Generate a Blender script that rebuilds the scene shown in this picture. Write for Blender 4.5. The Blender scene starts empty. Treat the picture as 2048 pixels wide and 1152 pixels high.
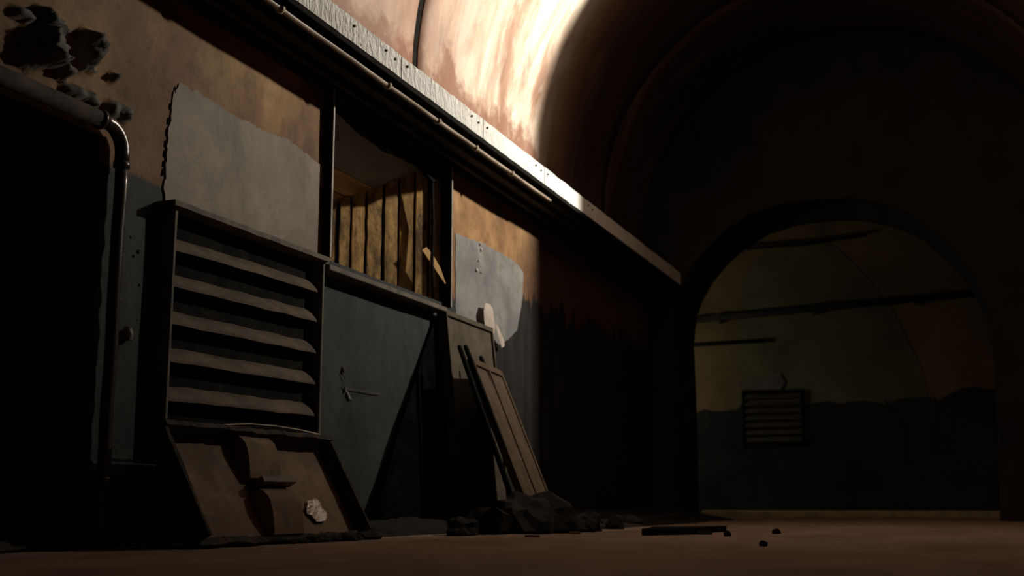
import bpy, bmesh, math, random
from mathutils import Vector, Matrix, noise
random.seed(7)
S = bpy.context.scene
C = S.collection

# ------------------------------------------------------------------ camera
H = 0.27                    # lens height above the tunnel floor
F = 2400.0                  # focal length in pixels of the 2048 px frame
TH = math.atan(429.0 / F)   # upward pitch
PS = math.radians(20.8)     # turned left of the tunnel axis (+Y)
cd = bpy.data.cameras.new('camera'); cam = bpy.data.objects.new('camera', cd); C.objects.link(cam)
cam.location = (0, 0, H); cam.rotation_euler = (math.pi / 2 + TH, 0, PS)
cd.sensor_width = 36; cd.lens = 36 * F / 2048; cd.clip_start = 0.05; cd.clip_end = 200
cd.dof.use_dof = True; cd.dof.focus_distance = 8.6; cd.dof.aperture_fstop = 1.6
S.camera = cam

# ------------------------------------------------------------------ world, exposure
w = bpy.data.worlds.new('world'); S.world = w; w.use_nodes = True
w.node_tree.nodes['Background'].inputs[0].default_value = (0.55, 0.62, 0.7, 1)
w.node_tree.nodes['Background'].inputs[1].default_value = 0.005
S.view_settings.view_transform = 'Standard'; S.view_settings.look = 'None'
S.view_settings.gamma = 1; S.view_settings.use_curve_mapping = False
S.view_settings.exposure = 0.0

LAMP = Vector((0.95, 13.35, 6.0))     # work floodlight high on the right haunch of the vault
LAMP_DIR = Vector((-0.82, 0.12, 0.52)).normalized()
LAMP_W = 1350.0
FAR_W = 42.0
XW = -4.9                           # face of the left wall
VC, VR, VZ = -1.6, 3.3, 4.52        # vault centre X, radius, springing height

# ------------------------------------------------------------------ measuring helpers (a sight line met with a real plane)
def ray(u, v):
    a, b = u - 1024, 576 - v
    up = b * math.cos(TH) + F * math.sin(TH); fw = F * math.cos(TH) - b * math.sin(TH)
    return Vector((a * math.cos(PS) - fw * math.sin(PS), a * math.sin(PS) + fw * math.cos(PS), up))
def onx(u, v, X=XW):
    r = ray(u, v); t = X / r.x; return Vector((X, r.y * t, H + r.z * t))
def ony(u, v, Y):
    r = ray(u, v); t = Y / r.y; return Vector((r.x * t, Y, H + r.z * t))
def onz(u, v, Z=0.0):
    r = ray(u, v); t = (Z - H) / r.z; return Vector((r.x * t, r.y * t, Z))

# ------------------------------------------------------------------ materials
def nt_new(name):
    m = bpy.data.materials.new(name); m.use_nodes = True
    return m, m.node_tree, m.node_tree.nodes['Principled BSDF']
class N:
    def __init__(s, nt): s.nt = nt; s.tc = nt.nodes.new('ShaderNodeTexCoord').outputs['Object']
    def link(s, a, b): s.nt.links.new(a, b)
    def mapping(s, scale, loc=(0, 0, 0)):
        n = s.nt.nodes.new('ShaderNodeMapping'); n.inputs['Scale'].default_value = scale; n.inputs['Location'].default_value = loc
        s.link(s.tc, n.inputs[0]); return n.outputs[0]
    def noise(s, scale=1.0, vec=None, detail=6, rough=0.6, dist=0.0):
        n = s.nt.nodes.new('ShaderNodeTexNoise'); n.inputs['Scale'].default_value = scale
        n.inputs['Detail'].default_value = detail; n.inputs['Roughness'].default_value = rough; n.inputs['Distortion'].default_value = dist
        s.link(vec if vec is not None else s.tc, n.inputs['Vector']); return n.outputs[0]
    def ramp(s, fac, stops):
        n = s.nt.nodes.new('ShaderNodeValToRGB'); e = n.color_ramp.elements
        while len(e) < len(stops): e.new(0.5)
        for el, (p, c) in zip(e, stops):
            el.position = p; el.color = (c, c, c, 1) if isinstance(c, (int, float)) else (*c, 1)
        s.link(fac, n.inputs[0]); return n.outputs[0]
    def mix(s, fac, a, b, mode='MIX'):
        n = s.nt.nodes.new('ShaderNodeMix'); n.data_type = 'RGBA'; n.blend_type = mode
        for sock, val in ((n.inputs[0], fac), (n.inputs[6], a), (n.inputs[7], b)):
            if hasattr(val, 'links'): s.link(val, sock)
            elif isinstance(val, (int, float)): sock.default_value = val
            else: sock.default_value = (*val, 1)
        return n.outputs[2]
    def math(s, op, a, b=0.0, clamp=False):
        n = s.nt.nodes.new('ShaderNodeMath'); n.operation = op; n.use_clamp = clamp
        for sock, val in ((n.inputs[0], a), (n.inputs[1], b)):
            if hasattr(val, 'links'): s.link(val, sock)
            else: sock.default_value = val
        return n.outputs[0]
    def xyz(s):
        n = s.nt.nodes.new('ShaderNodeSeparateXYZ'); s.link(s.tc, n.inputs[0]); return n.outputs
    def maprange(s, v, a, b, c=0.0, d=1.0):
        n = s.nt.nodes.new('ShaderNodeMapRange'); s.link(v, n.inputs[0])
        for i, k in enumerate((a, b, c, d)): n.inputs[i + 1].default_value = k
        return n.outputs[0]
    def bump(s, bs, h, strength=0.3, dist=0.01):
        n = s.nt.nodes.new('ShaderNodeBump'); n.inputs['Strength'].default_value = strength; n.inputs['Distance'].default_value = dist
        s.link(h, n.inputs['Height']); s.link(n.outputs[0], bs.inputs['Normal'])
MATS = {}
def mat(name, c1, c2, c3=None, sc=(3, 3, 3), rough=0.8, metal=0.0, bump=0.3, bs=40, spec=0.3, thr=(0.36, 0.62)):
    m, nt, b = nt_new(name); n = N(nt)
    a = n.noise(1.0, n.mapping(sc), 8, 0.65, 0.3)
    col = n.ramp(a, [(thr[0], c1), (thr[1], c2)])
    if c3:
        g = n.ramp(n.noise(2.3, n.mapping(sc, (5, 3, 9)), 7, 0.7), [(0.52, 0.0), (0.66, 1.0)])
        col = n.mix(g, col, c3)
    n.link(col, b.inputs['Base Color'])
    b.inputs['Roughness'].default_value = rough; b.inputs['Metallic'].default_value = metal
    b.inputs['Specular IOR Level'].default_value = spec
    n.bump(b, n.noise(bs, None, 6, 0.7), bump, 0.01)
    MATS[name] = m; return m

def wall_material():
    m, nt, b = nt_new('wall_paint'); n = N(nt); o = n.xyz()
    streak = n.noise(1.0, n.mapping((1.2, 1.5, 0.9)), 6, 0.56, 0.35)
    blot = n.noise(0.9, None, 6, 0.6)
    och = n.ramp(streak, [(0.33, (0.12, 0.06, 0.03)), (0.5, (0.31, 0.175, 0.075)), (0.66, (0.54, 0.34, 0.15))])
    och = n.mix(n.ramp(blot, [(0.38, 0.0), (0.62, 0.7)]), och, (0.20, 0.10, 0.048))
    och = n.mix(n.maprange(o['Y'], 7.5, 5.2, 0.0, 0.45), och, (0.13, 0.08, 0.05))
    och = n.mix(n.maprange(n.math('ADD', o['Y'], n.math('MULTIPLY', blot, 1.2)), 12.9, 14.3, 0.0, 0.85), och, (0.075, 0.04, 0.024))  # ochre browned down past the beam's cut: grime plus painted shade
    gp = n.ramp(n.noise(1.0, n.mapping((3, 3, 1.6)), 8, 0.65), [(0.3, (0.022, 0.0255, 0.026)), (0.7, (0.05, 0.055, 0.055))])
    soot_shade = n.ramp(n.noise(1.0, n.mapping((2, 5, 0.9)), 8, 0.65), [(0.35, (0.008, 0.008, 0.009)), (0.75, (0.035, 0.028, 0.022))])
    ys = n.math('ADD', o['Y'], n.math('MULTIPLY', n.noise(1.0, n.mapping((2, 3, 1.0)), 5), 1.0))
    ysoot_shade = n.maprange(ys, 11.9, 12.5)
    paint = n.mix(ysoot_shade, gp, soot_shade)
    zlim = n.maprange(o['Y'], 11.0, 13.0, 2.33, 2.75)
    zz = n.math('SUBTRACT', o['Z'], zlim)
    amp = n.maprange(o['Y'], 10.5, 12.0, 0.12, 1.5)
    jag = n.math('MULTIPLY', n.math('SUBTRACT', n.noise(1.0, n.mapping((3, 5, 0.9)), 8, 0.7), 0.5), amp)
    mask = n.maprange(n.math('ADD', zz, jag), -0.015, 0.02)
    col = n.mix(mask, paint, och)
    dirt = n.ramp(n.noise(5.0, None, 9, 0.7), [(0.30, 0.6), (0.5, 1.0)])
    col = n.mix(1.0, col, dirt, 'MULTIPLY')
    # bare dark mortar where the plaster has fallen off (deep spots of the wall)
    bare = n.maprange(o['X'], XW + 0.028, XW + 0.012)
    col = n.mix(bare, (0.15, 0.145, 0.125), col)
    n.link(col, b.inputs['Base Color']); b.inputs['Roughness'].default_value = 0.72; b.inputs['Specular IOR Level'].default_value = 0.25
    n.bump(b, n.noise(14, None, 9, 0.7), 0.35, 0.02); return m
def vault_material():
    m, nt, b = nt_new('vault_plaster'); n = N(nt); o = n.xyz()
    big = n.noise(1.0, n.mapping((0.9, 1.5, 0.9)), 7, 0.6, 0.4)
    base = n.ramp(big, [(0.3, (0.27, 0.155, 0.11)), (0.52, (0.40, 0.255, 0.185)), (0.72, (0.52, 0.37, 0.28))])
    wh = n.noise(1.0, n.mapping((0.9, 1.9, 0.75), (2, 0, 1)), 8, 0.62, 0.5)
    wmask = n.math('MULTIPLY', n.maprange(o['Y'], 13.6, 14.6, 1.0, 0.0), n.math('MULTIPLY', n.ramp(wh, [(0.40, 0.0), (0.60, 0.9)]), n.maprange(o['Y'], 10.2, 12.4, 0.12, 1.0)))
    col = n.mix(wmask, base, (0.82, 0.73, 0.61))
    col = n.mix(n.maprange(o['Y'], 13.7, 15.0, 0.0, 0.8), col, (0.25, 0.135, 0.095))  # dull reddish tone where the beam stops, painted into the plaster
    br = n.ramp(n.noise(1.0, n.mapping((1.2, 9.0, 0.8)), 7, 0.62, 0.3), [(0.3, 0.82), (0.7, 1.0)])
    col = n.mix(1.0, col, br, 'MULTIPLY')
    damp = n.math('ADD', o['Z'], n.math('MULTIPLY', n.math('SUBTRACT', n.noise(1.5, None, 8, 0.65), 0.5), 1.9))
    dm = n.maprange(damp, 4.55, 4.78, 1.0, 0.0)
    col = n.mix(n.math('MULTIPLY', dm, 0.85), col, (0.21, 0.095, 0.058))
    far = n.maprange(n.math('ADD', o['Y'], n.math('MULTIPLY', n.noise(1.1, None, 6), 1.5)), 14.3, 16.2)  # plaster toned dark past the beam, shade painted into the far rings
    unlit_tone = n.ramp(n.noise(1.0, n.mapping((0.8, 3.5, 0.8), (7, 0, 3)), 7, 0.6, 0.5), [(0.38, (0.02, 0.013, 0.010)), (0.6, (0.055, 0.034, 0.022)), (0.75, (0.17, 0.105, 0.052))])
    soot_shade = n.maprange(n.math('ADD', o['X'], n.math('MULTIPLY', n.noise(1.2, None, 6), 1.0)), -2.6, -1.2)  # right half darkened as unlit, to cut bounce; shade painted into the colour
    far = n.math('MAXIMUM', far, soot_shade)
    col = n.mix(n.math('MULTIPLY', far, 0.93), col, unlit_tone)
    n.link(col, b.inputs['Base Color']); b.inputs['Roughness'].default_value = 0.6; b.inputs['Specular IOR Level'].default_value = 0.25
    n.bump(b, n.noise(1.0, n.mapping((5, 9, 5)), 8, 0.6), 0.15, 0.02); return m
def floor_material():
    m, nt, b = nt_new('floor_dust'); n = N(nt)
    a = n.noise(1.0, n.mapping((1.2, 0.7, 1)), 8, 0.65, 0.4)
    col = n.ramp(a, [(0.3, (0.2, 0.142, 0.113)), (0.55, (0.32, 0.235, 0.187)), (0.75, (0.4, 0.3, 0.24))])
    sp = n.ramp(n.noise(11, None, 8, 0.75), [(0.3, 0.4), (0.42, 1.0)])
    col = n.mix(1.0, col, sp, 'MULTIPLY')
    n.link(col, b.inputs['Base Color']); b.inputs['Roughness'].default_value = 0.9; b.inputs['Specular IOR Level'].default_value = 0.15
    n.bump(b, n.noise(26, None, 9, 0.75), 0.5, 0.02); return m
def fascia_material():
    m, nt, b = nt_new('fascia_whitewash'); n = N(nt); o = n.xyz()
    col = n.ramp(n.noise(1.0, n.mapping((6, 5, 4)), 8, 0.7), [(0.3, (0.7, 0.67, 0.6)), (0.5, (0.88, 0.88, 0.84))])
    pits = n.ramp(n.noise(20, None, 4, 0.6), [(0.27, 0.1), (0.33, 1.0)])
    col = n.mix(1.0, col, pits, 'MULTIPLY')
    n.link(col, b.inputs['Base Color']); b.inputs['Roughness'].default_value = 0.6
    h = n.math('MULTIPLY', n.noise(1.0, n.mapping((22, 20, 9)), 5, 0.6), n.maprange(o['Y'], 9.2, 12.2, 1.0, 0.1))
    n.bump(b, h, 1.0, 0.09); return m
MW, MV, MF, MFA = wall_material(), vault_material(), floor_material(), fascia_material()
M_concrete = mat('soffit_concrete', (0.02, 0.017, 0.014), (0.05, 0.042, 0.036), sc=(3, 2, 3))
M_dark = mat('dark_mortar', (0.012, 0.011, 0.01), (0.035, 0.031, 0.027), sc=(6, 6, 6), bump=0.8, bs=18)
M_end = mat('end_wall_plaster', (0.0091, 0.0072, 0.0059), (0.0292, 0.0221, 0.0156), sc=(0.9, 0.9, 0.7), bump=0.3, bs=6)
M_steel = mat('dusty_steel', (0.0750, 0.0675, 0.0562), (0.1875, 0.1537, 0.1162), (0.1050, 0.1125, 0.1050), sc=(3, 7, 7), rough=0.7, bump=0.35, bs=35)
M_slat = mat('dusty_slat', (0.0717, 0.0560, 0.0381), (0.1523, 0.1120, 0.0739), (0.0672, 0.0694, 0.0604), sc=(4, 3, 7), rough=0.8, bump=0.5, bs=30)
M_post = mat('lit_iron_edge', (0.22, 0.2, 0.17), (0.5, 0.46, 0.4), sc=(9, 9, 5), rough=0.5, bump=0.4, bs=30)  # pale tone painting the lit front edges of the posts
M_frame = mat('black_iron', (0.06, 0.055, 0.05), (0.2, 0.18, 0.155), sc=(8, 8, 8), rough=0.55, bump=0.4, bs=30)
M_hatch = mat('rusty_dust_hatch', (0.1428, 0.0918, 0.0578), (0.2244, 0.1496, 0.0952), (0.0884, 0.0918, 0.0782), sc=(2.2, 2.2, 2.2), rough=0.85, bump=0.3, bs=40)
M_rim = mat('crusted_rim', (0.0180, 0.0162, 0.0138), (0.0720, 0.0570, 0.0420), sc=(6, 6, 6), rough=0.9, bump=0.8, bs=25)
M_pipe = mat('painted_iron_pipe', (0.05, 0.045, 0.042), (0.12, 0.1, 0.09), sc=(5, 5, 2), rough=0.27, metal=0.5, bump=0.08, bs=30, spec=0.8)
M_cpipe = mat('conduit_paint', (0.36, 0.29, 0.22), (0.6, 0.5, 0.4), sc=(5, 5, 5), rough=0.4, bump=0.15, bs=30)
M_plaster = mat('grey_skim_plaster', (0.125, 0.095, 0.068), (0.31, 0.25, 0.185), (0.19, 0.15, 0.11), sc=(1.6, 1.1, 0.9), rough=0.6, bump=0.5, bs=14)
M_sheet = mat('blue_grey_sheet', (0.1426, 0.1457, 0.1457), (0.2480, 0.2480, 0.2387), (0.1736, 0.1550, 0.1364), sc=(2, 2, 2), rough=0.55, bump=0.25, bs=22, spec=0.4)
M_wood = mat('weathered_boards', (0.085, 0.045, 0.017), (0.55, 0.33, 0.115), (0.07, 0.038, 0.017), sc=(7, 7, 2.2), rough=0.75, bump=0.6, bs=30)
M_woodc = mat('soffit_boards', (0.1680, 0.0840, 0.0308), (0.5880, 0.3500, 0.1400), sc=(9, 1.0, 9), rough=0.75, bump=0.6, bs=30)
M_lath = mat('split_lath', (0.7, 0.42, 0.16), (0.9, 0.6, 0.28), sc=(12, 3, 3), rough=0.6, bump=0.3, bs=40)
M_nichec = mat('embrasure_concrete', (0.1666, 0.1547, 0.1368), (0.2737, 0.2558, 0.2261), sc=(3, 3, 3), bump=0.3, bs=20)
M_board = mat('grey_brown_board', (0.0605, 0.0484, 0.0341), (0.1045, 0.0853, 0.0605), sc=(4, 4, 1.2), rough=0.8, bump=0.3, bs=30)
M_door = mat('brown_panel_door', (0.0684, 0.0450, 0.0270), (0.1188, 0.0792, 0.0486), sc=(6, 6, 1.2), rough=0.75, bump=0.3, bs=35)
M_black = mat('grime_shade_black', (0.0056, 0.0052, 0.0049), (0.0175, 0.0154, 0.0133), sc=(6, 6, 6), rough=0.9, bump=0.6, bs=20, spec=0.08)  # general black, also painted shade on the posts, lintel and fascia underside
M_shadow = mat('shadow_black', (0.003, 0.003, 0.003), (0.009, 0.0085, 0.008), sc=(6, 6, 6), rough=1.0, bump=0.3, bs=20, spec=0.0)  # black of the painted shadow beside the tall board
M_rubble = mat('sooty_rubble', (0.0075, 0.0065, 0.0055), (0.0275, 0.0220, 0.0170), sc=(7, 7, 7), rough=0.95, bump=0.8, bs=20)
M_stone = mat('floor_stone', (0.2, 0.13, 0.09), (0.34, 0.23, 0.16), sc=(12, 12, 12), rough=0.9, bump=0.6, bs=30)
M_paper = mat('pale_paper', (0.4185, 0.3375, 0.2970), (0.5400, 0.4590, 0.4050), sc=(9, 9, 9), rough=0.7, bump=0.2, bs=30)
M_foil = mat('crumpled_foil', (0.4200, 0.2940, 0.2310), (0.5950, 0.5250, 0.4760), sc=(20, 20, 20), rough=0.25, metal=0.5, bump=0.9, bs=25, spec=0.6)
M_farw = mat('far_wall_brown', (0.1890, 0.1395, 0.0675), (0.3240, 0.2430, 0.1260), sc=(0.7, 0.7, 0.6), rough=0.85, bump=0.2, bs=5)
M_farg = mat('far_wall_green', (0.16, 0.15, 0.085), (0.25, 0.235, 0.135), sc=(0.7, 0.7, 0.6), rough=0.85, bump=0.2, bs=5)
M_fard = mat('far_dado_black', (0.012, 0.012, 0.013), (0.045, 0.044, 0.042), sc=(1.1, 1.1, 0.8), rough=0.7, bump=0.2, bs=6)
M_kerb = mat('kerb_concrete', (0.35, 0.3, 0.19), (0.55, 0.48, 0.32), sc=(3, 3, 3), bump=0.2, bs=10)
M_pale = mat('chipped_plaster', (0.1575, 0.1485, 0.1215), (0.2250, 0.2115, 0.1800), sc=(5, 5, 5), bump=0.2, bs=10)

# ------------------------------------------------------------------ geometry helpers
def link(name, bm, m, parent=None, smooth=False):
    me = bpy.data.meshes.new(name); bm.normal_update(); bm.to_mesh(me); bm.free()
    if smooth:
        for p in me.polygons: p.use_smooth = True
    me.materials.append(m); o = bpy.data.objects.new(name, me); C.objects.link(o)
    if parent: o.parent = parent
    return o
def tag(o, label, cat, group=None, kind=None):
    if label: o['label'] = label
    if cat: o['category'] = cat
    if group: o['group'] = group
    if kind: o['kind'] = kind
    return o
def struct(o, label=None, cat=None):
    return tag(o, label, cat, kind='structure')
def empty(name, loc=(0, 0, 0), mtx=None):
    o = bpy.data.objects.new(name, None); C.objects.link(o); o.empty_display_size = 0.1
    if mtx is not None: o.matrix_world = mtx
    else: o.location = loc
    return o
def box(bm, lo, hi, bev=0.0, mtx=None):
    x0, y0, z0 = lo; x1, y1, z1 = hi
    vs = [bm.verts.new(p) for p in ((x0,y0,z0),(x1,y0,z0),(x1,y1,z0),(x0,y1,z0),(x0,y0,z1),(x1,y0,z1),(x1,y1,z1),(x0,y1,z1))]
    fs = [bm.faces.new([vs[i] for i in f]) for f in ((0,3,2,1),(4,5,6,7),(0,1,5,4),(1,2,6,5),(2,3,7,6),(3,0,4,7))]
    if bev:
        es = list({e for f in fs for e in f.edges})
        bmesh.ops.bevel(bm, geom=es, offset=bev, segments=1, affect='EDGES', clamp_overlap=True)
    if mtx is not None: bmesh.ops.transform(bm, matrix=mtx, verts=vs if not bev else list(bm.verts))
    return bm
def nbox(name, lo, hi, m, parent=None, bev=0.004):
    bm = bmesh.new(); box(bm, [min(a, b) for a, b in zip(lo, hi)], [max(a, b) for a, b in zip(lo, hi)], bev)
    return link(name, bm, m, parent)
def prism(name, pts, off, m, parent=None, bev=0.0):
    """polygon of 3D points pushed along off"""
    bm = bmesh.new(); off = Vector(off)
    a = [bm.verts.new(p) for p in pts]; b = [bm.verts.new(Vector(p) + off) for p in pts]; k = len(pts)
    bm.faces.new(a); bm.faces.new(b[::-1])
    for i in range(k): bm.faces.new((a[i], b[i], b[(i + 1) % k], a[(i + 1) % k]))
    bmesh.ops.recalc_face_normals(bm, faces=bm.faces)
    bmesh.ops.triangulate(bm, faces=[f for f in bm.faces if len(f.verts) > 4])
    return link(name, bm, m, parent)
def tube(name, pts, r, m, parent=None, seg=12, caps=True):
    bm = bmesh.new(); pts = [Vector(p) for p in pts]; rings = []
    up = Vector((0.123, 0.31, 0.94))
    for i, p in enumerate(pts):
        d = (pts[min(i + 1, len(pts) - 1)] - pts[max(i - 1, 0)]).normalized()
        a = d.cross(up).normalized(); b = d.cross(a).normalized()
        rr = r[i] if isinstance(r, (list, tuple)) else r
        rings.append([bm.verts.new(p + (a * math.cos(t) + b * math.sin(t)) * rr) for t in (2 * math.pi * k / seg for k in range(seg))])
    for A, B in zip(rings, rings[1:]):
        for k in range(seg): bm.faces.new((A[k], A[(k + 1) % seg], B[(k + 1) % seg], B[k]))
    if caps: bm.faces.new(rings[0][::-1]); bm.faces.new(rings[-1])
    bmesh.ops.recalc_face_normals(bm, faces=bm.faces)
    return link(name, bm, m, parent, smooth=True)
def chunk(name, loc, size, m, parent=None, seed=0, sub=2, flat=1.0, rough=0.35):
    bm = bmesh.new(); bmesh.ops.create_icosphere(bm, subdivisions=sub, radius=1.0)
    for v in bm.verts:
        d = noise.noise(v.co * 1.3 + Vector((seed * 3.1, seed, 2))) * rough + noise.noise(v.co * 3.1 + Vector((seed, 9, seed * 2))) * rough * 0.5
        v.co *= 1 + d
        if v.co.z < -0.5: v.co.z = -0.5
        v.co = Vector((v.co.x * size[0], v.co.y * size[1], (v.co.z + 0.5) * size[2] * flat))
    o = link(name, bm, m, parent); o.location = loc; return o
def jit(pts, k, amp, axes=(1, 2)):
    """subdivide a polygon outline and roughen it"""
    out = []
    for i, p in enumerate(pts):
        q = pts[(i + 1) % len(pts)]; n = max(1, int((q - p).length / k))
        for j in range(n):
            r = p.lerp(q, j / n).copy()
            for a in axes: r[a] += random.uniform(-amp, amp)
            out.append(r)
    return out

# ================================================================== THE SETTING
# ---- floor
def floor_grid(name, x0, x1, y0, y1, st, m, parent=None, z0=0.0, amp=0.01):
    bm = bmesh.new(); nx = int((x1 - x0) / st); ny = int((y1 - y0) / st); g = []
    for i in range(nx + 1):
        g.append([])
        for j in range(ny + 1):
            x, y = x0 + (x1 - x0) * i / nx, y0 + (y1 - y0) * j / ny
            z = z0 + amp * noise.noise(Vector((x * 0.9, y * 0.9, 1))) + amp * 0.5 * noise.noise(Vector((x * 4, y * 4, 5)))
            g[-1].append(bm.verts.new((x, y, z)))
    for i in range(nx):
        for j in range(ny): bm.faces.new((g[i][j], g[i + 1][j], g[i + 1][j + 1], g[i][j + 1]))
    return link(name, bm, m, parent, smooth=True)
struct(floor_grid('floor', -9, 6, -9, 27, 0.12, MF), 'dusty brown dirt floor of the tunnel', 'floor')

# ---- left wall: a real relief with fallen plaster, openings left out
REC = (-1.0, 5.79, -0.05, 2.50)      # dark recess at the far left
WIN = (8.62, 10.97, 2.25, 3.80)      # boarded embrasure opening
DENTS = []
for (u, v, ru, rv, d) in ((84, 86, 27, 64, 0.17), (60, 100, 34, 50, 0.07), (42, 30, 24, 14, 0.06), (168, 100, 20, 40, 0.13), (122, 140, 12, 20, 0.08),
                          (224, 155, 10, 10, 0.06), (148, 185, 30, 16, 0.055), (176, 200, 18, 16, 0.06), (226, 222, 26, 20, 0.075), (240, 234, 14, 12, 0.06),
                          (178, 140, 10, 8, 0.04), (140, 70, 6, 5, 0.03), (415, 293, 5, 6, -0.04)):
    c = onx(u, v); e = onx(u + ru, v); t = onx(u, v - rv)
    DENTS.append((c.y, c.z, abs(e.y - c.y), abs(t.z - c.z), d))
def wall_x(y, z):
    h = 0.004 * noise.noise(Vector((y * 1.3, z * 1.3, 3))) + 0.002 * noise.noise(Vector((y * 6, z * 6, 8)))
    for (cy, cz, ry, rz, d) in DENTS:
        dy, dz = (y - cy) / ry, (z - cz) / rz
        if abs(dy) > 2 or abs(dz) > 2: continue
        q = math.hypot(dy, dz) + 0.38 * noise.noise(Vector((y * 9, z * 9, cy))) + 0.25 * noise.noise(Vector((y * 22, z * 22, cz)))
        f = max(0.0, min(1.0, (1.05 - q) / 0.45))
        if f > 0:
            k = d * f * (1 + 0.45 * noise.noise(Vector((y * 11, z * 7, 4))) + 0.35 * noise.noise(Vector((y * 25, z * 25, 4))))
            h = max(h, k) if d > 0 else min(h, k)
    return XW + h
def wall_grid(name, y0, y1, z0, z1, st, parent=None):
    bm = bmesh.new(); ny = round((y1 - y0) / st); nz = round((z1 - z0) / st); g = {}
    def vert(i, j):
        if (i, j) not in g:
            y, z = y0 + (y1 - y0) * i / ny, z0 + (z1 - z0) * j / nz
            g[i, j] = bm.verts.new((wall_x(y, z), y, z))
        return g[i, j]
    for i in range(ny):
        for j in range(nz):
            y, z = y0 + (y1 - y0) * (i + .5) / ny, z0 + (z1 - z0) * (j + .5) / nz
            if any(a < y < b and c < z < d for a, b, c, d in (REC, WIN)): continue
            bm.faces.new((vert(i, j), vert(i + 1, j), vert(i + 1, j + 1), vert(i, j + 1)))
    return link(name, bm, MW, parent, smooth=True)
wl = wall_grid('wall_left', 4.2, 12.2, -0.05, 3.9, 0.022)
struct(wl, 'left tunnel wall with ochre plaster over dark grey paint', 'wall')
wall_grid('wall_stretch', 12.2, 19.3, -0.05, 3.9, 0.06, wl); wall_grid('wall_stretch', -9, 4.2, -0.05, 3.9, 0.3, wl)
# recess lining
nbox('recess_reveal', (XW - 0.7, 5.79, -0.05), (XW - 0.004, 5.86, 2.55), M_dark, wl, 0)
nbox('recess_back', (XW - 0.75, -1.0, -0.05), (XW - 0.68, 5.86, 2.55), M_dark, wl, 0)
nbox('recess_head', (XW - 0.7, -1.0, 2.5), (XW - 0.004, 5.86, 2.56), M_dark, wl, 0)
# rough plaster edge running down the recess corner
bm = bmesh.new(); prev = None
for k in range(60):
    z = 2.5 * k / 59; w1 = 0.045 + 0.03 * noise.noise(Vector((0, 1, z * 4))); w2 = 0.012 + 0.01 * noise.noise(Vector((3, 1, z * 9)))
    row = [bm.verts.new(p) for p in ((XW - 0.02, 5.765 + 0.02 * noise.noise(Vector((5, 2, z * 5))), z), (XW + w2, 5.785 + 0.015 * noise.noise(Vector((7, 2, z * 6))), z), (XW + w2, 5.80 + w1, z), (XW - 0.01, 5.83 + w1, z))]
    if prev:
        for i in range(3): bm.faces.new((prev[i], prev[i + 1], row[i + 1], row[i]))
    prev = row
link('plaster_edge', bm, MW, wl)

# skim-plaster patch above the louvre, ragged edges
pl = [onx(u, v, XW - 0.02) for u, v in ((352, 166), (342, 186), (336, 222), (331, 255), (328, 292), (325, 330), (322, 372), (322, 415), (500, 475), (652, 528), (652, 344),
      (630, 326), (603, 306), (571, 281), (545, 270), (510, 256), (480, 241), (455, 228), (430, 211), (402, 193), (388, 182), (374, 180))]
pp = prism('plaster_patch', jit(pl, 0.025, 0.010), (0.030, 0, 0), M_plaster, wl); pp['label'] = 'grey skim-plaster patch with a ragged top edge'
# grey sheet to the right of the embrasure
ps_ = [onx(u, v, XW - 0.02) for u, v in ((906, 468), (906, 640), (950, 680), (1000, 690), (1030, 660), (1040, 600), (1042, 545), (1030, 528), (1010, 514), (985, 500), (960, 486), (930, 477))]
sp_ = prism('painted_patch', jit(ps_, 0.05, 0.009), (0.030, 0, 0), M_sheet, wl); sp_['label'] = 'blue-grey painted patch beside the embrasure'
for u, v, r in ((960, 489, .02), (962, 500, .024), (957, 521, .014), (953, 541, .026), (962, 545, .016)):
    p = onx(u, v, XW + 0.015); chunk('paint_blister', (p.x, p.y, p.z - 0.01), (0.022, r, r), M_paper, sp_, seed=u, sub=1)
# crack with crumbs down the left edge of the plaster patch
for k, (u, v) in enumerate(((347, 178), (338, 210), (334, 240), (331, 262), (329, 285), (327, 305), (325, 325), (323, 343))):
    p = onx(u + 3, v + 3, XW + 0.004); chunk('crack_crumb', (p.x, p.y, p.z - 0.02), (0.008, 0.010, 0.035), M_black, wl, seed=k, sub=1)
# small bolts and chips on the grey paint
for k, (u, v, r) in enumerate(((262, 474, .012), (246, 499, .02), (277, 503, .018), (268, 512, .012), (279, 570, .012), (240, 597, .01), (275, 640, .008))):
    p = onx(u, v, XW + 0.0); chunk('bolt_head', (p.x, p.y, p.z - r / 2), (r, r, r), M_frame, wl, seed=k + 40, sub=1, rough=0.15)

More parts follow.
